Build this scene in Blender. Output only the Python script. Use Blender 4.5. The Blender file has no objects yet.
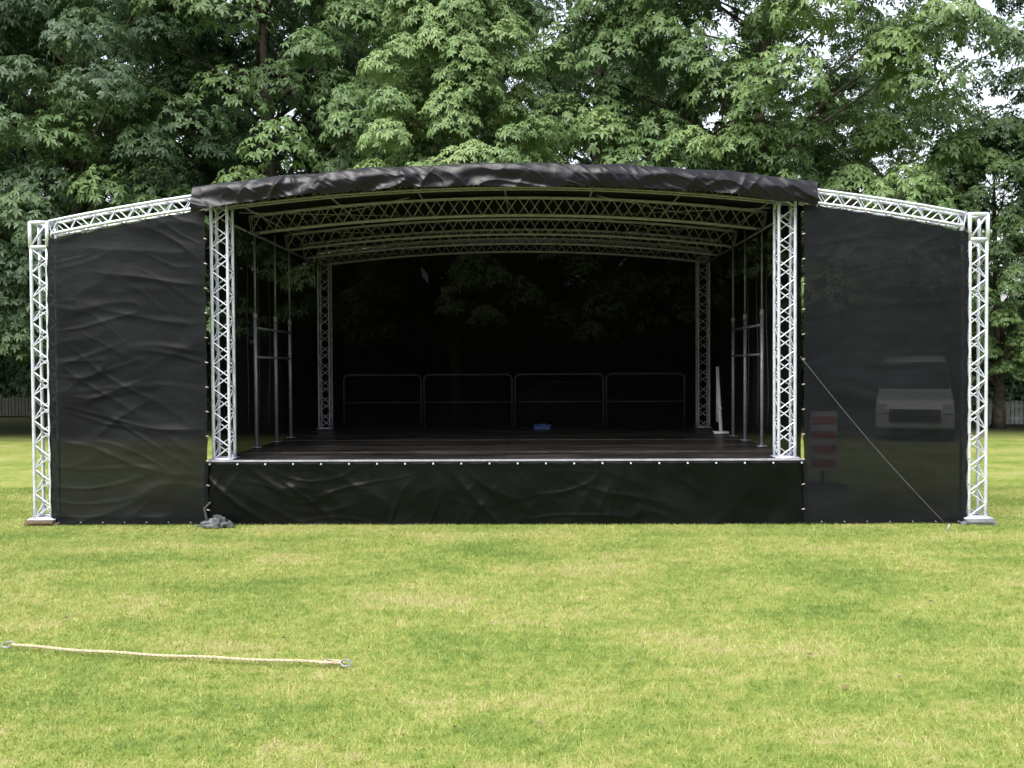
import bpy, math, random
import numpy as np
from mathutils import Vector, Matrix, Quaternion, noise
random.seed(7); R=random.random
scene=bpy.context.scene
def U(a,b): return a+(b-a)*random.random()

# ---------------------------------------------------------------- materials
def newmat(name):
    m=bpy.data.materials.new(name); m.use_nodes=True
    nt=m.node_tree; nt.nodes.clear()
    out=nt.nodes.new('ShaderNodeOutputMaterial')
    return m,nt,out
def N(nt,t,**kw):
    n=nt.nodes.new(t)
    for k,v in kw.items():
        if k in n.inputs: n.inputs[k].default_value=v
        else: setattr(n,k,v)
    return n
def L(nt,a,b): nt.links.new(a,b)
def principled(nt,color=(.5,.5,.5),rough=.5,metal=0,spec=.5):
    p=nt.nodes.new('ShaderNodeBsdfPrincipled')
    p.inputs['Base Color'].default_value=(*color,1)
    p.inputs['Roughness'].default_value=rough
    p.inputs['Metallic'].default_value=metal
    p.inputs['Specular IOR Level'].default_value=spec
    return p
def ramp(nt,stops):
    r=nt.nodes.new('ShaderNodeValToRGB'); e=r.color_ramp.elements
    while len(e)<len(stops): e.new(.5)
    for i,(p,c) in enumerate(stops):
        e[i].position=p; e[i].color=(*c,1) if len(c)==3 else c
    return r
def simple(name,color,rough=.5,metal=0,spec=.5,var=.15,scale=8,bump=0):
    m,nt,out=newmat(name); p=principled(nt,color,rough,metal,spec)
    g=N(nt,'ShaderNodeNewGeometry'); no=N(nt,'ShaderNodeTexNoise'); no.inputs['Scale'].default_value=scale
    no.inputs['Detail'].default_value=5
    L(nt,g.outputs['Position'],no.inputs['Vector'])
    r=ramp(nt,[(.3,tuple(c*(1-var) for c in color)),(.7,tuple(min(1,c*(1+var)) for c in color))])
    L(nt,no.outputs['Fac'],r.inputs['Fac']); L(nt,r.outputs['Color'],p.inputs['Base Color'])
    if bump:
        b=N(nt,'ShaderNodeBump'); b.inputs['Strength'].default_value=bump; b.inputs['Distance'].default_value=.02
        L(nt,no.outputs['Fac'],b.inputs['Height']); L(nt,b.outputs['Normal'],p.inputs['Normal'])
    L(nt,p.outputs['BSDF'],out.inputs['Surface']); return m

M_alu=simple('aluminium',(.60,.63,.71),.38,.45,.5,.16,14)
M_alu_in=simple('aluminium_dimmed',(.36,.36,.42),.42,.3,.5,.2,9)  # aluminium copy darkened for the dim roof interior; shade put into colour
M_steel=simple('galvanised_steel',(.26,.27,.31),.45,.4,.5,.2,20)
M_cord=simple('grey_cord',(.08,.08,.09),.7,0,.3,.2,20)
M_darksteel=simple('dark_steel',(.05,.05,.056),.5,.3,.4,.2,20)
M_bark=simple('bark',(.05,.043,.034),.9,0,.2,.5,6,.8)
M_white=simple('white_paint',(.6,.6,.6),.4,0,.5,.06,3)
M_van=simple('van_paint',(.4,.41,.43),.35,0,.5,.06,3)
M_fence=simple('weathered_fence_paint',(.24,.25,.25),.7,0,.3,.3,5)
M_dfence=simple('dark_fence_timber',(.035,.037,.032),.8,0,.3,.3,5)
M_glass=simple('dark_glass',(.02,.025,.03),.08,0,.6,.1,3)
M_rubber=simple('rubber',(.02,.02,.02),.8,0,.3,.1,9)
M_rope=simple('rope_fibre',(.42,.37,.25),.9,0,.2,.25,60,.5)
M_blue=simple('blue_plastic',(.02,.06,.22),.4,0,.5,.1,9)
M_red=simple('red_paint',(.55,.03,.02),.4,0,.5,.1,9)
M_grey=simple('grey_plastic_film',(.05,.055,.06),.35,0,.5,.3,9)
M_wood=simple('old_wood',(.14,.10,.07),.8,0,.3,.4,15,.4)
M_toggle=simple('elastic_toggle',(.34,.30,.25),.5,0,.5,.4,4)
M_carpaint=simple('car_paint_silver',(.35,.37,.4),.25,.5,.5,.03,3)

def fabric(name,c0,c1,rough,alpha,bscale,bstr,spec=.4,stretch=(1,1,1),weave=True):
    m,nt,out=newmat(name); p=principled(nt,c0,rough,0,spec)
    g=N(nt,'ShaderNodeNewGeometry')
    mp=N(nt,'ShaderNodeMapping'); mp.inputs['Scale'].default_value=stretch
    L(nt,g.outputs['Position'],mp.inputs['Vector'])
    n1=N(nt,'ShaderNodeTexNoise'); n1.inputs['Scale'].default_value=bscale; n1.inputs['Detail'].default_value=5
    n1.inputs['Distortion'].default_value=.8
    L(nt,mp.outputs['Vector'],n1.inputs['Vector'])
    n2=N(nt,'ShaderNodeTexNoise'); n2.inputs['Scale'].default_value=1.3; n2.inputs['Detail'].default_value=7; n2.inputs['Roughness'].default_value=.65
    L(nt,g.outputs['Position'],n2.inputs['Vector'])
    r=ramp(nt,[(.35,c0),(.7,c1)]); L(nt,n2.outputs['Fac'],r.inputs['Fac']); L(nt,r.outputs['Color'],p.inputs['Base Color'])
    rr=N(nt,'ShaderNodeMapRange'); L(nt,n2.outputs['Fac'],rr.inputs['Value']); rr.inputs['From Min'].default_value=.3; rr.inputs['From Max'].default_value=.7
    rr.inputs['To Min'].default_value=rough*.85; rr.inputs['To Max'].default_value=min(1,rough*1.2); L(nt,rr.outputs[0],p.inputs['Roughness'])
    b=N(nt,'ShaderNodeBump'); b.inputs['Strength'].default_value=bstr; b.inputs['Distance'].default_value=.03
    L(nt,n1.outputs['Fac'],b.inputs['Height'])
    nrm=b.outputs['Normal']
    if weave:
        w=N(nt,'ShaderNodeTexNoise'); w.inputs['Scale'].default_value=90; w.inputs['Detail'].default_value=3
        L(nt,g.outputs['Position'],w.inputs['Vector'])
        b2=N(nt,'ShaderNodeBump'); b2.inputs['Strength'].default_value=.7; b2.inputs['Distance'].default_value=.006
        L(nt,w.outputs['Fac'],b2.inputs['Height']); L(nt,nrm,b2.inputs['Normal']); nrm=b2.outputs['Normal']
    L(nt,nrm,p.inputs['Normal'])
    if alpha<1:
        t=N(nt,'ShaderNodeBsdfTransparent'); mx=N(nt,'ShaderNodeMixShader'); mx.inputs[0].default_value=alpha
        L(nt,t.outputs[0],mx.inputs[1]); L(nt,p.outputs[0],mx.inputs[2]); L(nt,mx.outputs[0],out.inputs['Surface'])
    else: L(nt,p.outputs[0],out.inputs['Surface'])
    return m
M_wing=fabric('black_mesh_fabric',(.0028,.0034,.0050),(.0054,.0064,.0088),.42,.966,1.8,.3,.135,(1,1,2.6),True)
M_mesh=fabric('black_scrim',(.0045,.0045,.005),(.0075,.0075,.008),.8,.988,2,.2,.08)
M_sidemesh=fabric('black_side_scrim',(.005,.0055,.006),(.008,.008,.009),.7,.955,2,.2,.12)
M_pvc=fabric('black_pvc_tarp',(.0035,.0033,.0062),(.006,.0056,.0100),.27,1,3.0,.45,.27,(1,1,1),False)
M_skirt=fabric('black_pvc_skirt',(.0014,.0022,.0020),(.003,.004,.0036),.30,1,2.4,.4,.15,(1,1,1.3),False)
M_roofin=fabric('roof_tarp',(.006,.006,.007),(.01,.01,.011),.5,1,2,.3,.3,(1,1,1),False)

m,nt,out=newmat('deck_plywood'); M_deck=m
p=principled(nt,(.03,.022,.018),.4,0,.45); g=N(nt,'ShaderNodeNewGeometry')
mp=N(nt,'ShaderNodeMapping'); mp.inputs['Scale'].default_value=(.5,2.2,1); L(nt,g.outputs['Position'],mp.inputs['Vector'])
n1=N(nt,'ShaderNodeTexNoise'); n1.inputs['Scale'].default_value=1.8; n1.inputs['Detail'].default_value=7; n1.inputs['Roughness'].default_value=.65
L(nt,mp.outputs[0],n1.inputs['Vector'])
r=ramp(nt,[(.35,(.009,.0085,.0085)),(.55,(.020,.018,.017)),(.75,(.055,.048,.044))]); L(nt,n1.outputs['Fac'],r.inputs['Fac'])
L(nt,r.outputs[0],p.inputs['Base Color'])
r2=ramp(nt,[(.35,(.25,.25,.25)),(.7,(.55,.55,.55))]); L(nt,n1.outputs['Fac'],r2.inputs['Fac']); L(nt,r2.outputs[0],p.inputs['Roughness'])
L(nt,p.outputs[0],out.inputs['Surface'])
M_seam=simple('deck_seam',(.06,.05,.044),.6,0,.3,.7,3)

def leafmat(name,dark,mid,light,trans=.33):
    m,nt,out=newmat(name)
    at=N(nt,'ShaderNodeAttribute'); at.attribute_name='tint'
    oi=N(nt,'ShaderNodeObjectInfo')
    g=N(nt,'ShaderNodeNewGeometry'); no=N(nt,'ShaderNodeTexNoise'); no.inputs['Scale'].default_value=.45; no.inputs['Detail'].default_value=3
    L(nt,g.outputs['Position'],no.inputs['Vector'])
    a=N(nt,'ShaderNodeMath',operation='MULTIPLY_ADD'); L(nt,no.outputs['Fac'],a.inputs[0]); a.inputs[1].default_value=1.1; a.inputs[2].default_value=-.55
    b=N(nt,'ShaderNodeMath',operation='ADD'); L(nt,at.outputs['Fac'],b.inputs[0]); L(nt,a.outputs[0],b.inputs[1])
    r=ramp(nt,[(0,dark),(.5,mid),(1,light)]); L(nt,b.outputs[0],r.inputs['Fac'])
    hs=N(nt,'ShaderNodeHueSaturation'); L(nt,r.outputs[0],hs.inputs['Color']); hs.inputs['Saturation'].default_value=.92
    mr=N(nt,'ShaderNodeMapRange'); L(nt,oi.outputs['Random'],mr.inputs['Value']); mr.inputs['To Min'].default_value=.85; mr.inputs['To Max'].default_value=1.12
    L(nt,mr.outputs[0],hs.inputs['Value'])
    p=principled(nt,mid,.5,0,.35); L(nt,hs.outputs[0],p.inputs['Base Color'])
    t=N(nt,'ShaderNodeBsdfTranslucent'); L(nt,hs.outputs[0],t.inputs['Color'])
    mx=N(nt,'ShaderNodeMixShader'); mx.inputs[0].default_value=trans
    L(nt,p.outputs[0],mx.inputs[1]); L(nt,t.outputs[0],mx.inputs[2]); L(nt,mx.outputs[0],out.inputs['Surface'])
    return m
M_leafA=leafmat('chestnut_leaves',(.06,.11,.042),(.11,.195,.06),(.19,.30,.09))  # leaf colours lightened, dark stops too, in place of veiling haze
M_leafB=leafmat('lime_leaves',(.10,.18,.06),(.185,.295,.095),(.29,.40,.15))
M_leafC=leafmat('young_chestnut_leaves',(.075,.14,.045),(.14,.235,.07),(.235,.345,.11))
M_leafD=leafmat('dark_leaves',(.048,.09,.047),(.082,.148,.064),(.14,.225,.09))

def grass_color(nt,k=1.0):
    g=N(nt,'ShaderNodeNewGeometry')
    a=N(nt,'ShaderNodeTexNoise'); a.inputs['Scale'].default_value=.7; a.inputs['Detail'].default_value=7; a.inputs['Roughness'].default_value=.72
    b=N(nt,'ShaderNodeTexNoise'); b.inputs['Scale'].default_value=9; b.inputs['Detail'].default_value=6; b.inputs['Roughness'].default_value=.7
    mp=N(nt,'ShaderNodeMapping'); mp.inputs['Scale'].default_value=(.8,1.25,.2); L(nt,g.outputs['Position'],mp.inputs['Vector'])
    L(nt,mp.outputs[0],a.inputs['Vector']); L(nt,g.outputs['Position'],b.inputs['Vector'])
    mx=N(nt,'ShaderNodeMath',operation='MULTIPLY_ADD'); L(nt,b.outputs['Fac'],mx.inputs[0]); mx.inputs[1].default_value=.7
    L(nt,a.outputs['Fac'],mx.inputs[2])
    cs=[(.66,(.16,.245,.05)),(.80,(.26,.335,.075)),(.91,(.36,.395,.11)),(1.0,(.44,.42,.18))]
    r=ramp(nt,[(q,tuple(x*k for x in c)) for q,c in cs]); L(nt,mx.outputs[0],r.inputs['Fac'])
    return r,g,b
m,nt,out=newmat('grass_blades'); M_grass=m
r,g,b=grass_color(nt)
at=N(nt,'ShaderNodeAttribute'); at.attribute_name='tint'
hs=N(nt,'ShaderNodeHueSaturation'); L(nt,r.outputs[0],hs.inputs['Color'])
mr=N(nt,'ShaderNodeMapRange'); L(nt,at.outputs['Fac'],mr.inputs['Value']); mr.inputs['To Min'].default_value=.7; mr.inputs['To Max'].default_value=1.35
L(nt,mr.outputs[0],hs.inputs['Value'])
mr=N(nt,'ShaderNodeMapRange'); L(nt,at.outputs['Fac'],mr.inputs['Value']); mr.inputs['To Min'].default_value=1.08; mr.inputs['To Max'].default_value=.85
L(nt,mr.outputs[0],hs.inputs['Saturation'])
p=principled(nt,(.2,.3,.05),.6,0,.3); L(nt,hs.outputs[0],p.inputs['Base Color'])
t=N(nt,'ShaderNodeBsdfTranslucent'); L(nt,hs.outputs[0],t.inputs['Color']); mx=N(nt,'ShaderNodeMixShader'); mx.inputs[0].default_value=.35
L(nt,p.outputs[0],mx.inputs[1]); L(nt,t.outputs[0],mx.inputs[2]); L(nt,mx.outputs[0],out.inputs['Surface'])
m,nt,out=newmat('lawn_ground'); M_ground=m
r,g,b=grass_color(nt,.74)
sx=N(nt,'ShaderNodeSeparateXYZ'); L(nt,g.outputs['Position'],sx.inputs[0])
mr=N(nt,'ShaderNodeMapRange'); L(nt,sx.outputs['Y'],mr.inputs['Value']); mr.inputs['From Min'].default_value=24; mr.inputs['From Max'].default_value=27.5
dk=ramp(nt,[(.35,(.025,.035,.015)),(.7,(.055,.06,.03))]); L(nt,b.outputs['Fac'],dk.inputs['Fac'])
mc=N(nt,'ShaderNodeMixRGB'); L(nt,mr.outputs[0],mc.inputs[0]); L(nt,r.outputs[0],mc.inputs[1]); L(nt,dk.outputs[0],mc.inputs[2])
p=principled(nt,(.2,.3,.05),.9,0,.1); L(nt,mc.outputs[0],p.inputs['Base Color'])
fn=N(nt,'ShaderNodeTexNoise'); fn.inputs['Scale'].default_value=60; fn.inputs['Detail'].default_value=4; L(nt,g.outputs['Position'],fn.inputs['Vector'])
bp=N(nt,'ShaderNodeBump'); bp.inputs['Strength'].default_value=.8; bp.inputs['Distance'].default_value=.03; L(nt,fn.outputs['Fac'],bp.inputs['Height']); L(nt,bp.outputs[0],p.inputs['Normal'])
L(nt,p.outputs[0],out.inputs['Surface'])

# ---------------------------------------------------------------- mesh builder
class MB:
    def __init__(s): s.v=[]; s.f=[]
    def tube(s,p0,p1,r,r1=None,n=6,cap=True):
        p0=Vector(p0);p1=Vector(p1); d=p1-p0
        if d.length<1e-6: return
        r1=r if r1 is None else r1
        d.normalize(); a=d.orthogonal().normalized(); b=d.cross(a); k=len(s.v)
        for P,rr in((p0,r),(p1,r1)):
            for i in range(n):
                t=2*math.pi*i/n; s.v.append(P+a*(rr*math.cos(t))+b*(rr*math.sin(t)))
        for i in range(n):
            j=(i+1)%n; s.f.append((k+i,k+j,k+n+j,k+n+i))
        if cap: s.f.append(tuple(k+i for i in range(n))[::-1]); s.f.append(tuple(k+n+i for i in range(n)))
    def path(s,pts,r,n=6,radii=None):
        pts=[Vector(p) for p in pts]; m=len(pts); k=len(s.v); a=None
        for q in range(m):
            d=(pts[min(q+1,m-1)]-pts[max(q-1,0)]).normalized()
            if a is None: a=d.orthogonal().normalized()
            a=(a-d*a.dot(d)).normalized(); b=d.cross(a); rr=radii[q] if radii else r
            for i in range(n):
                t=2*math.pi*i/n; s.v.append(pts[q]+a*(rr*math.cos(t))+b*(rr*math.sin(t)))
        for q in range(m-1):
            for i in range(n):
                j=(i+1)%n; s.f.append((k+q*n+i,k+q*n+j,k+(q+1)*n+j,k+(q+1)*n+i))
        s.f.append(tuple(k+i for i in range(n))[::-1]); s.f.append(tuple(k+(m-1)*n+i for i in range(n)))
    def box(s,lo,hi):
        x0,y0,z0=lo;x1,y1,z1=hi;k=len(s.v)
        s.v+= [Vector(c) for c in((x0,y0,z0),(x1,y0,z0),(x1,y1,z0),(x0,y1,z0),(x0,y0,z1),(x1,y0,z1),(x1,y1,z1),(x0,y1,z1))]
        for f in((0,3,2,1),(4,5,6,7),(0,1,5,4),(1,2,6,5),(2,3,7,6),(3,0,4,7)): s.f.append(tuple(k+i for i in f))
    def grid(s,nu,nv,fn):
        k=len(s.v)
        for j in range(nv+1):
            for i in range(nu+1): s.v.append(Vector(fn(i/nu,j/nv)))
        w=nu+1
        for j in range(nv):
            for i in range(nu):
                a=k+j*w+i; s.f.append((a,a+1,a+w+1,a+w))
    def obj(s,name,mat,parent=None,smooth=False,bevel=0):
        me=bpy.data.meshes.new(name); me.from_pydata([tuple(v) for v in s.v],[],s.f); me.update()
        if mat: me.materials.append(mat)
        if smooth: me.polygons.foreach_set('use_smooth',[True]*len(me.polygons))
        o=bpy.data.objects.new(name,me); scene.collection.objects.link(o)
        if parent: o.parent=parent
        if bevel:
            b=o.modifiers.new('bevel','BEVEL'); b.width=bevel; b.segments=2; b.limit_method='ANGLE'
        return o
def empty(name,loc=(0,0,0)):
    e=bpy.data.objects.new(name,None); scene.collection.objects.link(e); e.location=loc; return e
def truss(mb,frames,w,h,rc,rd):
    C=[[],[],[],[]]
    for c,a,b in frames:
        c=Vector(c);a=Vector(a);b=Vector(b)
        for i,(sa,sb) in enumerate(((-1,-1),(1,-1),(1,1),(-1,1))): C[i].append(c+a*(sa*w/2)+b*(sb*h/2))
    for ch in C: mb.path(ch,rc,8)
    n=len(frames)
    for f in range(4):
        A=C[f];B=C[(f+1)%4]
        for k in range(n-1):
            if (k+f)%2==0: mb.tube(A[k],B[k+1],rd,n=5,cap=False)
            else: mb.tube(B[k],A[k+1],rd,n=5,cap=False)
        mb.tube(A[0],B[0],rd,n=5,cap=False); mb.tube(A[-1],B[-1],rd,n=5,cap=False)
def straight(p0,p1,a,b,n):
    p0=Vector(p0);p1=Vector(p1); return [(p0.lerp(p1,i/n),a,b) for i in range(n+1)]

# ---------------------------------------------------------------- stage
CX=-.375; YF=11.5; YB=17.5; DZ=.81
def ztop(x): return 4.47-.0172*x*x
stage=empty('open_air_stage',(0,0,0))
mb=MB()
nx,ny=4,6
W=7.5; Dp=6.15
for i in range(nx):
    for j in range(ny):
        x0=CX-W/2+i*W/nx; y0=YF+.03+j*Dp/ny
        dz=U(-.002,.002)
        mb.box((x0+.004,y0+.006,DZ-.06),(x0+W/nx-.004,y0+Dp/ny-.006,DZ+dz))
mb.obj('deck_panels',M_deck,stage)
mb=MB()
mb.box((CX-W/2-.02,YF-.005,DZ-.1),(CX+W/2+.02,YF+.028,DZ-.004))
for i in range(nx+1):
    x=CX-W/2+i*W/nx; mb.box((x-.0035,YF+.03,DZ-.1),(x+.0035,YF+Dp,DZ-.012))
mb.obj('deck_frame',M_darksteel,stage)
mb=MB()
for j in (1,3):
    y=YF+.03+j*Dp/ny; mb.box((CX-W/2,y-.02,DZ+.003),(CX+W/2,y+.02,DZ+.007))
mb.obj('deck_joint_strips',M_seam,stage)
mb=MB()
mb.box((CX-W/2-.03,YF-.03,DZ-.010),(CX+W/2+.03,YF+.02,DZ+.010))
mb.obj('deck_edge_strip',M_alu_in,stage)
mb=MB()
for i in range(nx+1):
    for j in range(0,ny+1,2):
        x=CX-W/2+.1+i*(W-.2)/nx; y=YF+.15+j*(Dp-.2)/ny; mb.tube((x,y,0),(x,y,DZ-.06),.03)
        mb.box((x-.08,y-.08,0),(x+.08,y+.08,.012))
mb.obj('deck_legs',M_steel,stage)
def nz(x,y,z=0): return noise.noise(Vector((x,y,z)))
def rg_(a): return (1-min(1,abs(a)*3.8))**2
def crease(x,z,s,ang,fx,fz):
    c,sn=math.cos(ang),math.sin(ang); a=x*c+z*sn; b=-x*sn+z*c
    wob=.25*nz(a*.7,b*.7,s+3)
    m=nz(a*.5+s,b*.8+s*2,s)
    m=max(0,m+.15)*2.2
    return rg_(nz(a*fx+s*1.7,(b+wob)*fz,s+.5))*min(1,m)
ey=[CX-3.73+i*(7.46/21) for i in range(22)]
def skirt(u,v):
    x=CX-3.80+u*7.6; z=DZ-.025-v*(DZ-.02)
    per=7.46/21; ph=((x-(CX-3.73))/per)%1.0
    sag=-.012*math.sin(math.pi*ph)*(1-v)**3 if v<.5 else 0
    y=YF-.05-.03*v; a=min(1,v*2.2+.1)
    y+= (.035*nz(x*.8+2,z*1.4,1)+.012*nz(x*2.2+z,z*2.8,31)-.018*crease(x,z,4,.35,.6,2.2)-.018*crease(x,z,9,-.7,.6,2.4)-.014*crease(x,z,14,1.2,.7,2.8)-.010*crease(x,z,41,.1,1,4.5)-.012*crease(x,z,61,-.4,.8,3.2)+.004*nz(x*5,z*5,3))*a
    y-= .011*abs(math.sin(math.pi*ph))*math.exp(-v*4)
    lower=.02*nz(x*1.5,3.3,0)*v
    return (x,y,max(.004,z+sag+lower))
mb=MB(); mb.grid(460,48,skirt); mb.obj('front_skirt',M_skirt,stage,True)
for sx in(-1,1):
    def side(u,v,sx=sx):
        y=YF-.02+u*6.2; z=DZ-.03-v*(DZ-.03); return (CX+sx*(3.81+.02*nz(y*2,z*2,sx)),y,z)
    mb=MB(); mb.grid(60,12,side); mb.obj('side_skirt',M_skirt,stage,True)
mb=MB()
for x in ey:
    mb.tube((x,YF-.078,DZ-.035),(x,YF-.058,DZ-.035),.012,n=10)
mb.obj('skirt_eyelets',M_alu,stage)

CW=.25
for sx in(-1,1):
    x=CX+sx*3.6-.02
    mb2=MB()
    ya=YF+.17
    truss(mb2,straight((x,ya,DZ+.02),(x,ya,ztop(3.58)-.12),(1,0,0),(0,1,0),22),CW-.045,CW-.045,.021,.009)
    mb2.box((x-.15,ya-.15,DZ+.012),(x+.15,ya+.15,DZ+.022))
    mb2.obj('front_column',M_alu,stage,True)
    mb2=MB()
    ya=YB-.15; x=CX+sx*3.6
    truss(mb2,straight((x,ya,DZ+.02),(x,ya,ztop(3.58)-.2),(1,0,0),(0,1,0),20),CW-.045,CW-.045,.018,.0085)
    mb2.box((x-.15,ya-.15,DZ+.008),(x+.15,ya+.15,DZ+.018))
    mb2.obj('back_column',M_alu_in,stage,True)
def arch_frames(y,x0,x1,n,off):
    fr=[]
    for i in range(n+1):
        x=x0+(x1-x0)*i/n; s=-2*.0172*x; up=Vector((-s,0,1)).normalized()
        fr.append(((CX+x,y,ztop(x)-off),up,(0,1,0)))
    return fr
ys=(YF+.17,13.15,15.05,16.2,17.33)
for y in ys:
    mb=MB(); w=.25 if y>12 else .15; truss(mb,arch_frames(y,-3.7,3.7,44,.03+w/2+.02),w,.10 if y>12 else .14,.0145,.0072)
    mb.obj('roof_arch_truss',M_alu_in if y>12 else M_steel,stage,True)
mb=MB()
for x in (-3.6,-2.4,-1.2,0,1.2,2.4,3.6):
    mb.tube((CX+x,YF+.1,ztop(x)-.04),(CX+x,17.4,ztop(x)-.04),.014)
for x in (-3.62,3.62):
    mb.tube((CX+x,YF+.2,ztop(x)-.34),(CX+x,17.4,ztop(x)-.34),.018)
for a in range(4):
    for x0,x1 in((-3.4,-1.2),(1.2,3.4)):
        mb.tube((CX+x0,ys[a],ztop(x0)-.28),(CX+x1,ys[a+1],ztop(x1)-.28),.005,n=5)
        mb.tube((CX+x1,ys[a],ztop(x1)-.28),(CX+x0,ys[a+1],ztop(x0)-.28),.005,n=5)
mb.obj('roof_purlins',M_steel,stage,True)
def roof(u,v):
    x=-3.93+7.86*u; y=YF+.02+v*6.15
    e=max(0,abs(x)-3.78)/.15
    return (CX+x,y,ztop(x)+.012*nz(x*2,y*1.3,0)-.03*abs(math.sin(y*1.7))*.3-e*e*.18)
mb=MB(); mb.grid(90,60,roof); mb.obj('roof_tarp',M_roofin,stage,True)
def val(u,v):
    x=-3.875+7.75*u; zt=ztop(x)
    e=max(0,(abs(x)-3.3)/.6)
    drop=.25+.04*nz(x*1.0,0,3)+.022*nz(x*4,2,3)+.06*e*e*(1 if x<0 else .4)
    amp=min(1,v*1.6)
    if v<.3:
        t=v/.3; y=YF+.25-.42*t; z=zt+.02+.025*math.sin(t*math.pi*.5)+.016*nz(x*1.6,t*2,5)
    else:
        t=(v-.3)/.7; a=t*math.pi*.5
        y=YF-.17-.07*math.sin(min(1,t*2)*math.pi*.5)+.05*t; z=zt+.045-drop*t-.03*(1-math.cos(a))
    q=z-zt
    y+=amp*(.05*nz(x*1.2+q*1.5,q*3.5,2)+.02*nz(x*2.6-q*3,q*6,52)-.04*crease(x,q*1.5,6,.35,.8,2.6)-.04*crease(x,q*1.5,8,-.5,.8,2.8)-.032*crease(x,q,17,.9,.9,3.4)-.028*crease(x,q,37,-1.0,.9,3.4)-.010*rg_(nz(x*4+q*5,q*4,28)))
    z+=.016*nz(x*2.2,v*1.5,12)*(1 if v>.1 else 0)
    return (CX+x,y,z)
mb=MB(); mb.grid(640,44,val); mb.obj('roof_valance',M_pvc,stage,True)
for sx in(-1,1):
    def sc(u,v,sx=sx):
        y=YF+.35+u*5.9; z=.1+v*4.1
        return (CX+sx*(3.84+.03*nz(y*1.1,z*.9,sx*3)),y,z)
    mb=MB(); mb.grid(50,40,sc); mb.obj('side_scrim',M_sidemesh,stage,True)
def bk(u,v):
    x=-3.86+7.72*u; z=.08+v*(ztop(x)-.1); return (CX+x,YB+.22+.04*nz(x*.9,z*.8,7),z)
mb=MB(); mb.grid(60,40,bk); mb.obj('back_scrim',M_mesh,stage,True)
for sx in(-1,1):
    mb=MB(); px=CX+sx*3.7
    yy=(13.3,14.35,15.2)
    for i,y in enumerate(yy):
        mb.tube((px,y,DZ),(px,y,2.75),.026,n=10); mb.tube((px,y,2.75),(px,y,4.1),.016,n=8)
        mb.tube((px,y,2.7),(px,y,2.8),.032,n=10); mb.box((px-.07,y-.07,DZ+.008),(px+.07,y+.07,DZ+.016))
    for z in (2.15,2.58):
        mb.tube((px,yy[0],z),(px,yy[2],z),.018,n=8)
    mb.obj('side_wall_frame',M_steel,stage,True)
    mb=MB(); 
    for q in range(4):
        x=CX+sx*(3.66-.05*q); y=12.3+.35*q
        mb.path([(x+.01*math.sin(t*.9+q),y+.02*math.sin(t*.6),4.1-t*.33) for t in range(10)],.006,5)
    mb.obj('hanging_cable',M_rubber,stage,True)
ex=[-3.3,-1.75,.0,1.75,3.3]
for i in range(4):
    mb=MB(); x0=CX+ex[i]+.03; x1=CX+ex[i+1]-.03; z1=DZ+1.03; rr=.1; y=YB-.02
    pts=[(x0,y,DZ+.0),(x0,y,z1-rr)]
    for k in range(1,6):
        a=math.pi-k*math.pi/10; pts.append((x0+rr+rr*math.cos(a),y,z1-rr+rr*math.sin(a)))
    for k in range(0,6):
        a=math.pi/2-k*math.pi/10; pts.append((x1-rr+rr*math.cos(a),y,z1-rr+rr*math.sin(a)))
    pts.append((x1,y,DZ))
    mb.path(pts,.021,8); mb.tube((x0,y,DZ+.5),(x1,y,DZ+.5),.013)
    mb.obj('guard_rail',M_darksteel,stage,True)
mb=MB(); bx=CX+3.62
mb.tube((bx+.0,16.1,1.95),(bx-.02,15.7,DZ+.05),.03,n=10); mb.tube((bx+.0,16.1,1.0),(bx+.0,16.1,1.97),.024)
mb.box((bx-.14,15.6,DZ+.009),(bx+.1,15.85,DZ+.05)); mb.tube((bx-.02,15.7,1.25),(bx,16.1,1.25),.02)
mb.obj('folded_brace',M_white,stage,True)
OX=5.87
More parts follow.
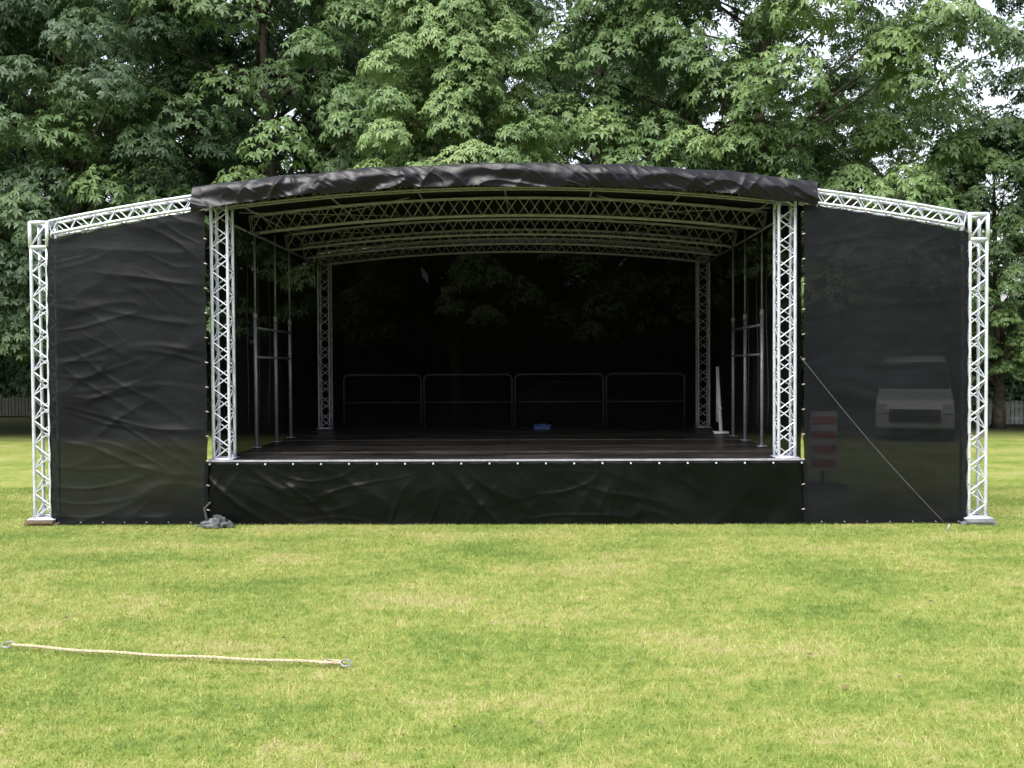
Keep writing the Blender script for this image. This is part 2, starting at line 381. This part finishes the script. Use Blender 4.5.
for sx in(-1,1):
    mb=MB(); x=CX+sx*OX+(.02 if sx>0 else .0); ya=YF+.02
    truss(mb,straight((x,ya,.1),(x,ya,ztop(OX)-.36),(1,0,0),(0,1,0),22),.205,.205,.021,.009)
    mb.box((x-.17,ya-.17,.075),(x+.17,ya+.17,.09))
    for a in(-1,1):
        for b in(-1,1):
            mb.tube((x+a*.12,ya+b*.12,.03),(x+a*.12,ya+b*.12,.1),.018)
    z0=ztop(OX)-.34; z1=ztop(OX)-.03; h=.11
    for a in(-1,1):
        for b in(-1,1):
            mb.tube((x+a*h,ya+b*h,z0),(x+a*h,ya+b*h,z1),.024,n=8)
    for z in(z0,z1):
        for (a,b,c,d) in((-1,-1,1,-1),(1,-1,1,1),(1,1,-1,1),(-1,1,-1,-1)):
            mb.tube((x+a*h,ya+b*h,z),(x+c*h,ya+d*h,z),.024,n=8)
    mb.tube((x-h,ya-h,z0),(x+h,ya-h,z1),.012)
    mb.obj('wing_outer_column',M_alu,stage,True)
    mb=MB(); mb.box((x-.22,ya-.17,.01),(x+.22,ya+.17,.04)); mb.box((x-.17,ya-.2,.041),(x+.17,ya+.2,.072)); mb.obj('column_base_pads',M_wood if sx<0 else M_steel,stage)
    fr=[]
    n=16
    for i in range(n+1):
        xx=3.75+(OX-.14-3.75)*i/n; s=-2*.0172*xx; up=Vector((-s*sx,0,1)).normalized()
        fr.append(((CX+sx*xx,ya+.0,ztop(xx)-.03-.09),up,(0,1,0)))
    mb=MB(); truss(mb,fr,.16,.18,.019,.0085); mb.obj('wing_top_truss',M_alu,stage,True)
    def wf(u,v,sx=sx):
        ins=3.735; outx=OX-.10
        xx=ins+(outx-ins)*u
        zt=ztop(xx)-.22-.05*u
        z=.02+(zt-.02)*v
        per=.36
        sc=.018*abs(math.sin(math.pi*z/per))
        xx-= sc*max(0,(u-.85)/.15); xx+=sc*.6*max(0,(.15-u)/.15)
        topsc=.025*abs(math.sin(math.pi*(xx/.3)))*max(0,(v-.9)/.1)
        edge=min(1,min(u,1-u)*6+.15)
        X=CX+sx*xx
        s=3.1*sx
        d=.06*nz(X*.5+s,z*.6,1)+ .015*nz(X*.6+.3*z+s,z*1.8,2)+.003*nz(X*4,z*7,5)
        d-=.010*abs(math.sin(math.pi*z/per))*(math.exp(-u*12)+math.exp(-(1-u)*12))
        if sx<0: d-=.016*crease(X,z,8,.12,.4,1.9)+.016*crease(X,z,21,-.2,.4,2.2)+.012*crease(X,z,33,.35,.5,3.0)+.009*crease(X,z,3,.0,.7,4.5)+.008*crease(X,z,73,-.45,.7,4)
        else: d-=.011*crease(X,z,12,.15,.4,1.7)+.009*crease(X,z,29,-.5,.4,2)+.007*crease(X,z,49,-.1,.4,3)
        y=YF-.10+d*edge*(1 if sx<0 else .8)
        return (X,y,z-topsc+.012*nz(X*3,s,1)*(1-v))
    mb=MB(); mb.grid(130,260,wf); mb.obj('wing_fabric',M_wing,stage,True)
    mb=MB()
    for k in range(12):
        z=.2+k*.31
        for xx in(3.725,OX-.105):
            mb.tube((CX+sx*(xx-.018),YF-.145,z),(CX+sx*(xx+.018),YF-.145,z+.01),.008,n=6)
    for k in range(7):
        xx=3.9+k*.3; mb.tube((CX+sx*xx,YF-.11,ztop(xx)-.26),(CX+sx*xx,YF-.11,ztop(xx)-.20),.007)
    mb.obj('fabric_toggles',M_toggle,stage,True)
    mb=MB()
    for k in range(7):
        xx=3.95+k*.28; mb.tube((CX+sx*xx,YF-.16,.05),(CX+sx*xx,YF-.145,.05),.008,n=8)
    mb.obj('fabric_eyelets',M_steel,stage,True)
gr=empty('guy_rope')
p0=Vector((CX+3.68,YF-.17,2.1)); p1=Vector((4.95,10.98,.06))
mb=MB(); mb.path([p0.lerp(p1,t/12)+Vector((0,0,-.06*math.sin(math.pi*t/12))) for t in range(13)],.004,6); mb.obj('cord',M_cord,gr,True)
mb=MB(); mb.tube(p1+Vector((.02,-.02,.02)),p1+Vector((-.03,.03,-.15)),.010); mb.obj('peg',M_steel,gr,True)

def film(u,v):
    a=u*2*math.pi; r=.17*(1-v)**.8*(1+.6*nz(math.cos(a)*2.5,math.sin(a)*2.5,3)); z=.085*v**.5*(1+1.2*nz(u*7,v*5,1))
    return (CX-3.58+r*math.cos(a)*1.3+.07*nz(u*11,v*9,2),YF-.26+r*math.sin(a)*.6,.02+z)
mb=MB(); mb.grid(60,16,film); mb.obj('crumpled_plastic_sheet',M_grey)
mb=MB(); mb.path([(CX-3.74,YF-.12,.0),(CX-3.78,YF-.13,.22),(CX-3.70,YF-.14,.3)],.016,8); mb.obj('cable_conduit',M_grey)

mb=MB(); mb.box((.02,17.0,DZ+.003),(.32,17.2,DZ+.06)); mb.box((.0,16.98,DZ+.061),(.34,17.22,DZ+.08)); mb.tube((.1,17.1,DZ+.08),(.24,17.1,DZ+.10),.012); mb.obj('blue_tool_case',M_blue,None,False,.008)

rp=empty('rope_with_ring_ends')
A=Vector((-3.70,6.33,.045)); B=Vector((-1.285,5.97,.04))
pts=[]
for i in range(61):
    t=i/60; p=A.lerp(B,t); p.y-=.05*math.sin(math.pi*t)+.006*math.sin(t*7); p.z+=.003*math.sin(t*23)
    pts.append(p)
for ph in range(3):
    mb=MB(); q=[]
    for i in range(361):
        t=i/360; k=t*60; a=int(min(59,k)); p=pts[a].lerp(pts[a+1],k-a); an=t*150+ph*2.094
        q.append(p+Vector((0,math.cos(an)*.005,math.sin(an)*.005)))
    mb.path(q,.0062,6); mb.obj('strand',M_rope,rp,True)
def ring(c,r,th,nrm):
    mb=MB(); q=Vector(nrm).normalized(); a=q.orthogonal().normalized(); b=q.cross(a)
    mb.path([Vector(c)+a*(r*math.cos(t*math.pi/12))+b*(r*math.sin(t*math.pi/12)) for t in range(25)],th,6); return mb
ring(B+Vector((.04,-.01,.0)),.035,.006,(.1,-.3,1)).obj('end_ring',M_steel,rp,True)
ring(A+Vector((-.03,.0,.0)),.035,.006,(.1,-.3,1)).obj('end_ring',M_steel,rp,True)
mb=MB(); mb.path([B+Vector((-.06,-.02,0)),B+Vector((-.12,.03,.01)),B+Vector((-.02,.04,.0)),B+Vector((.03,.0,.0))],.007,6); mb.tube(B+Vector((-.14,0,0)),B+Vector((-.02,0,0)),.012); mb.obj('knot',M_rope,rp,True)

# ---------------------------------------------------------------- ground
def gfn(u,v):
    x=-400+800*u; y=-200+800*v; return (x,y,0)
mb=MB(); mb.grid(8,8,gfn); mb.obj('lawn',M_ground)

def npmesh(name,verts,quads,tint,mat,nper=4):
    me=bpy.data.meshes.new(name); nv=len(verts); nf=len(quads)
    me.vertices.add(nv); me.vertices.foreach_set('co',verts.astype(np.float32).ravel())
    me.loops.add(nf*nper); me.loops.foreach_set('vertex_index',quads.astype(np.int32).ravel())
    me.polygons.add(nf); me.polygons.foreach_set('loop_start',np.arange(0,nf*nper,nper,dtype=np.int32))
    at=me.attributes.new('tint','FLOAT','FACE'); at.data.foreach_set('value',tint.astype(np.float32))
    me.update(calc_edges=True); me.validate(); me.materials.append(mat); return me

rng=np.random.default_rng(5)
def grasspatch(name,S,n):
    x=rng.uniform(0,S,n); y=rng.uniform(0,S,n); a=rng.uniform(0,2*np.pi,n); h=rng.uniform(.016,.036,n); w=rng.uniform(.002,.004,n)
    la=rng.uniform(0,2*np.pi,n); le=rng.uniform(.2,1.2,n)*h
    b=np.stack([x,y,np.zeros(n)],1); wd=np.stack([np.cos(a),np.sin(a),np.zeros(n)],1)*w[:,None]
    tip=b+np.stack([np.cos(la)*le,np.sin(la)*le,h],1)
    V=np.stack([b-wd,b+wd,tip],1).reshape(-1,3)
    Q=np.arange(n*3).reshape(n,3)
    return npmesh(name,V,Q,rng.uniform(0,1,n),M_grass,3)
S=1.5
gp=[grasspatch('grass_patch',S,8000) for _ in range(3)]
grass=empty('grass')
for i in range(-8,8):
    for j in range(2,10):
        cx=i*S+S/2; cy=j*S+S/2
        if abs(cx-CX)<3.2 and 12<cy<17: continue
        if abs(cx)>cy*.62+1.2: continue
        o=bpy.data.objects.new('grass_patch',gp[random.randrange(3)]); scene.collection.objects.link(o); o.parent=grass
        k=random.randrange(4); o.rotation_euler[2]=k*math.pi/2
        off={0:(-S/2,-S/2),1:(S/2,-S/2),2:(S/2,S/2),3:(-S/2,S/2)}[k]
        o.location=(cx+off[0],cy+off[1],0)

mb=MB()
for _ in range(34):
    y=U(4.8,11); x=U(-.55,.5)*y; s=U(.012,.03); a=U(0,6.3)
    d=Vector((math.cos(a),math.sin(a),0)); e=Vector((-d.y,d.x,0)); c=Vector((x,y,.035)); k=len(mb.v)
    mb.v+=[c-d*s,c+e*s*.6+Vector((0,0,.008)),c+d*s,c-e*s*.6+Vector((0,0,.01))]; mb.f.append((k,k+1,k+2,k+3))
mb.obj('fallen_leaves',M_wood)

# ---------------------------------------------------------------- trees
random.seed(23)
def unit(v): return v/np.maximum(1e-6,np.linalg.norm(v,axis=1,keepdims=True))
def leaves(P,Nn,size,tint,mat,name,kleaf=5,width=.22,droop=.35):
    n=len(P); T=unit(np.cross(Nn,rng.normal(size=(n,3)))); T=unit(T+np.array([0,0,-.25])); Bn=unit(np.cross(Nn,T))
    Vs=[];tt=[]
    angs=np.linspace(-2.0,2.0,kleaf)
    for k,a in enumerate(angs):
        d=T*math.cos(a)+Bn*math.sin(a); sd=np.cross(Nn,d)
        Lk=(size*(1-.22*abs(a)/2.2)*rng.uniform(.85,1.1,n))[:,None]
        base=P; tip=P+d*Lk-Nn*Lk*droop*.6-np.array([0,0,1])*Lk*droop*.5
        m=P+d*Lk*.58-np.array([0,0,1])*Lk*droop*.12
        Vs.append(np.stack([base,m+sd*Lk*width,tip,m-sd*Lk*width],1)); tt.append(tint+rng.uniform(-.08,.08,n))
    V=np.concatenate(Vs).reshape(-1,3); Q=np.arange(len(V)).reshape(-1,4)
    return npmesh(name,V,Q,np.concatenate(tt),mat,4)
def crown(name,seed,Rm,z0,H,ncl,nl,mat,shape='round',size=.175,clr=(.6,1.15),kleaf=5):
    rg=np.random.default_rng(seed)
    t=(np.arange(ncl)+rg.uniform(0,1,ncl))/ncl; az=np.arange(ncl)*2.39996+rg.uniform(-.7,.7,ncl)
    if shape=='round': prof=np.sin(np.pi*np.clip(t*.88+.1,0,1))**.55
    else: prof=(1-t)**.7*.95+.08
    lump=1+.2*np.sin(az*3+seed)+.14*np.sin(az*5+t*9+seed)
    rad=Rm*prof*lump*np.sqrt(rg.uniform(.3,1,ncl))
    C=np.stack([rad*np.cos(az),rad*np.sin(az),z0+t*H],1)
    rc=rg.uniform(*clr,ncl)*(.75 if shape!='round' else 1)
    ci=rg.integers(0,ncl,nl)
    d=unit(rg.normal(size=(nl,3))); low=d[:,2]<-.25; d[low,2]*=-1
    outw=C[ci].copy(); outw[:,2]=0; outw=unit(outw)
    sh=rg.uniform(.55,1.05,nl)**.7
    P=C[ci]+d*(rc[ci]*sh)[:,None]*np.array([1,1,.5])
    rr=np.hypot(d[:,0],d[:,1]); P[:,2]-= (rr**2)*rc[ci]*.45
    P+=outw*(rc[ci]*.15)[:,None]
    Nn=unit(d*np.array([1,1,.6])+outw*.45+np.array([0,0,.75])+rg.normal(size=(nl,3))*.28)
    cl_t=rg.uniform(-.2,.2,ncl)
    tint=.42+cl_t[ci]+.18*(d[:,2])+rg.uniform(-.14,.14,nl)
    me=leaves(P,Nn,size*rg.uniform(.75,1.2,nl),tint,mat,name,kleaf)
    return me,C,rc
def trunk(name,C,z0,H,r0,seed,shape):
    rn=random.Random(seed); mb=MB()
    pts=[];rad=[]
    top=z0+H*.85
    for i in range(13):
        t=i/12; pts.append((.25*math.sin(t*4+seed)*t,.25*math.cos(t*3+seed)*t,top*t)); rad.append(r0*(1.25 if i==0 else 1)*(1-t*.86))
    mb.path(pts,0,10,rad)
    idx=list(range(len(C))); rn.shuffle(idx)
    for i in idx[:46]:
        c=Vector(C[i]); hz=max(z0*.75,c.z-math.hypot(c.x,c.y)*rn.uniform(.35,.8)); hz=min(hz,top*.93); f=hz/top
        k=min(11,int(f*12)); b=Vector(pts[k]).lerp(Vector(pts[k+1]),f*12-k); r=r0*(1-f*.86)*.42
        q=[];rd=[]
        for j in range(7):
            t=j/6; p=b.lerp(c,t); p.z+=.5*math.sin(t*math.pi)*.6; p.x+=.12*math.sin(t*7+i); p.y+=.12*math.cos(t*6+i)
            q.append(p); rd.append(max(.012,r*(1-t*.85)))
        mb.path(q,0,6,rd)
    me=bpy.data.meshes.new(name); me.from_pydata([tuple(v) for v in mb.v],[],mb.f); me.materials.append(M_bark); me.update()
    me.polygons.foreach_set('use_smooth',[True]*len(me.polygons)); return me
kinds={}
def kind(key,seed,Rm,z0,H,ncl,nl,mat,shape='round',r0=.3,**kw):
    me,C,rc=crown(key+'_crown',seed,Rm,z0,H,ncl,nl,mat,shape,**kw)
    kinds[key]=(me,trunk(key+'_trunk',C,z0,H,r0,seed,shape))
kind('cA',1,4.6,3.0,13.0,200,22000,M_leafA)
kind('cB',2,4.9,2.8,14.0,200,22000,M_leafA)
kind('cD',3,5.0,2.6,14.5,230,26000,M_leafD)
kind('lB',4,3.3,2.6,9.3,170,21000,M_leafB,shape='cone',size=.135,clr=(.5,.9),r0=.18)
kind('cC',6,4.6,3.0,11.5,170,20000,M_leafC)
def tree(name,key,x,y,s=1,rot=None):
    e=empty(name,(x,y,0)); e.rotation_euler[2]=U(0,6.28) if rot is None else rot; e.scale=(s,s,s)
    a=bpy.data.objects.new('crown',kinds[key][0]); b=bpy.data.objects.new('trunk',kinds[key][1])
    for o in(a,b): scene.collection.objects.link(o); o.parent=e
front=[('offscreen_chestnut_tree','cD',-20,26,1.0),('offscreen_chestnut_tree','cD',-13.2,26.5,1.02),('offscreen_chestnut_tree','cA',-8.0,28,1.15),
 ('lime_tree','lB',-1.9,23.0,1.05),('offscreen_chestnut_tree','cB',2.0,28.5,1.08),('offscreen_chestnut_tree','cC',6.8,27,1.13),
 ('offscreen_chestnut_tree','cA',11.2,31,.74),('offscreen_chestnut_tree','cD',18.2,26.5,1.05),('offscreen_chestnut_tree','cB',25,28,1)]
for a in front: tree(*a)
for x,y,k,s in((-26,38,'cD',1.25),(-18,37,'cD',1.25),(-10.5,36,'cD',1.3),(-4,38,'cD',1.2),(3.2,39,'cD',.95),(10,39,'cB',.72),(17.5,41,'cA',.62),(28,38,'cD',1.05),(14.3,28.3,'cA',.58),(24,37,'cB',.95)):
    tree('offscreen_chestnut_tree',k,x,y,s)
for i in range(9):
    tree('offscreen_chestnut_tree','cD' if i%2 else 'cB',-36+i*9+U(-1,1),-24+U(-3,3),1.0)  # unseen row behind the camera, added to darken reflections in the fabric
nl=22000
P=np.stack([rng.uniform(-45,45,nl),40.5+rng.normal(0,.6,nl),rng.uniform(0,4.6,nl)],1); P[:,1]+=.8*np.sin(P[:,0]*.7); P[:,2]*=1+.18*np.sin(P[:,0]*.9)
Nn=unit(np.array([0,-1,.6])+rng.normal(size=(nl,3))*.4)
me=leaves(P,Nn,rng.uniform(.25,.5,nl),rng.uniform(.0,.4,nl),M_leafD,'hedge',5)
o=bpy.data.objects.new('hedge',me); scene.collection.objects.link(o)

# ---------------------------------------------------------------- fence, barrier, vehicles
def picket(name,x0,x1,y,mat):
    e=empty(name); mb=MB(); x=x0
    while x<x1:
        mb.box((x,y,.05),(x+.11,y+.02,.8+U(-.02,.02))); x+=.14
    mb.box((x0,y+.021,.2),(x1,y+.06,.28)); mb.box((x0,y+.021,.6),(x1,y+.06,.68)); mb.obj('pickets',mat,e)
    mb=MB(); x=x0
    while x<=x1: mb.box((x,y+.062,0),(x+.08,y+.14,.88)); x+=2
    mb.obj('posts',mat,e)
picket('picket_fence',14.6,24,29.5,M_fence)
picket('picket_fence',-30,-17.5,37,M_dfence)
e=empty('striped_barrier_board'); bx,by=4.42,14.6
mb=MB(); mb.box((bx,by,.3),(bx+.42,by+.03,1.25)); mb.obj('board',M_white,e)
mb=MB()
for k in range(4): mb.box((bx+.02,by-.006,.36+k*.23),(bx+.40,by-.002,.48+k*.23))
mb.obj('stripes',M_red,e)
mb=MB(); mb.box((bx-.1,by-.25,0),(bx+.5,by+.25,.1)); mb.tube((bx+.21,by+.06,.1),(bx+.21,by+.06,1.3),.028); mb.obj('foot',M_rubber,e)
def vehicle(name,loc,rot,Lx,Wd,prof,win,wheels,mat,hw=.33):
    e=empty(name,loc); e.rotation_euler[2]=rot
    mb=MB(); n=len(prof); k=0
    def yw(z): return Wd/2*(1 if z<1.0 else 1-.16*(z-1.0))
    for s in(-1,1):
        for x,z in prof: mb.v.append(Vector((x,s*yw(z),z)))
    for i in range(n): j=(i+1)%n; mb.f.append((i,j,n+j,n+i))
    mb.f.append(tuple(range(n))[::-1]); mb.f.append(tuple(range(n,2*n)))
    mb.obj('body',mat,e,False,.05)
    mb=MB()
    for w in win:
        for s in(-1,1):
            k=len(mb.v)
            for x,z in w: mb.v.append(Vector((x,s*(yw(z)+.006),z)))
            mb.f.append(tuple(range(k,k+len(w))))
    mb.obj('side_windows',M_glass,e)
    mb=MB()
    for x in wheels:
        for s in(-1,1): mb.tube((x,s*(Wd/2-.2),hw),(x,s*(Wd/2+.02),hw),hw,n=24)
    mb.obj('tyres',M_rubber,e)
    mb=MB()
    for x in wheels:
        for s in(-1,1): mb.tube((x,s*(Wd/2),hw),(x,s*(Wd/2+.03),hw),hw*.6,n=16)
    mb.obj('hubcaps',M_alu_in,e)
    return e,yw
e,yw=vehicle('delivery_van',(10.6,25.6,0),math.radians(-111.9),5,1.85,
 [(-2.5,.35),(2.45,.35),(2.5,.8),(2.35,1.1),(1.7,1.3),(1.0,2.1),(.7,2.2),(-2.5,2.25)],[[(.0,1.25),(1.55,1.25),(.95,1.9),(.0,1.9)]],(-1.6,1.6),M_van)
mb=MB(); mb.v=[Vector(c) for c in((1.665,-.85,1.36),(1.665,.85,1.36),(1.07,.76,2.04),(1.07,-.76,2.04))]
for v in mb.v: v.x+=.02; v.z+=.01
mb.f=[(0,1,2,3)]; mb.obj('windscreen',M_glass,e)
mb=MB(); mb.box((2.5,-.6,.55),(2.53,.6,.85)); mb.obj('grille',M_rubber,e)
mb=MB(); mb.box((2.44,-.88,.75),(2.52,-.66,.98)); mb.box((2.44,.66,.75),(2.52,.88,.98)); mb.obj('headlights',M_alu,e)
e,yw=vehicle('parked_car',(1.4,35.5,0),0,4.2,1.7,
 [(-2.1,.3),(2.05,.3),(2.1,.62),(1.95,.8),(1.1,.92),(.45,1.38),(-.9,1.42),(-1.6,1.0),(-2.05,.9),(-2.12,.6)],
 [[(-1.35,.96),(-.35,.96),(-.35,1.33),(-.85,1.33)],[(-.28,.96),(.9,.95),(.38,1.31),(-.28,1.33)]],(-1.35,1.35),M_carpaint,.31)
mb=MB(); mb.box((2.07,-.75,.62),(2.13,-.45,.76)); mb.box((2.07,.45,.62),(2.13,.75,.76)); mb.obj('headlights',M_alu,e)

# ---------------------------------------------------------------- light, world, camera
w=bpy.data.worlds.new('World'); scene.world=w; w.use_nodes=True; nt=w.node_tree
bg=nt.nodes['Background']; sky=nt.nodes.new('ShaderNodeTexSky'); sky.sky_type='NISHITA'; sky.sun_disc=False
EL=math.radians(52); AZ=math.radians(205)
sky.sun_elevation=EL; sky.sun_rotation=AZ; sky.dust_density=5; sky.air_density=1.2; sky.ozone_density=1
hs=nt.nodes.new('ShaderNodeHueSaturation'); hs.inputs['Saturation'].default_value=.35; hs.inputs['Value'].default_value=2.8
nt.links.new(sky.outputs[0],hs.inputs['Color']); nt.links.new(hs.outputs[0],bg.inputs['Color']); bg.inputs['Strength'].default_value=.15
sl=bpy.data.lights.new('sun','SUN'); sl.energy=1.5; sl.angle=math.radians(50); sl.color=(1,.985,.96)
so=bpy.data.objects.new('sun',sl); scene.collection.objects.link(so)
sd=Vector((math.sin(AZ)*math.cos(EL),math.cos(AZ)*math.cos(EL),math.sin(EL)))
so.rotation_euler=sd.to_track_quat('Z','Y').to_euler(); so.location=(0,-5,20)
cam=bpy.data.cameras.new('camera'); co=bpy.data.objects.new('camera',cam); scene.collection.objects.link(co)
cam.sensor_width=36; cam.lens=32.0; cam.clip_end=2000; cam.clip_start=.05
yaw=math.radians(1.32); pit=math.radians(1.13)
d=Vector((-math.sin(yaw)*math.cos(pit),math.cos(yaw)*math.cos(pit),-math.sin(pit)))
q=d.to_track_quat('-Z','Y'); q=q@Quaternion((0,0,1),math.radians(-.3))
co.rotation_mode='QUATERNION'; co.rotation_quaternion=q; co.location=(0,0,2.0)
scene.camera=co
scene.view_settings.view_transform='Standard'; scene.view_settings.look='None'; scene.view_settings.exposure=0
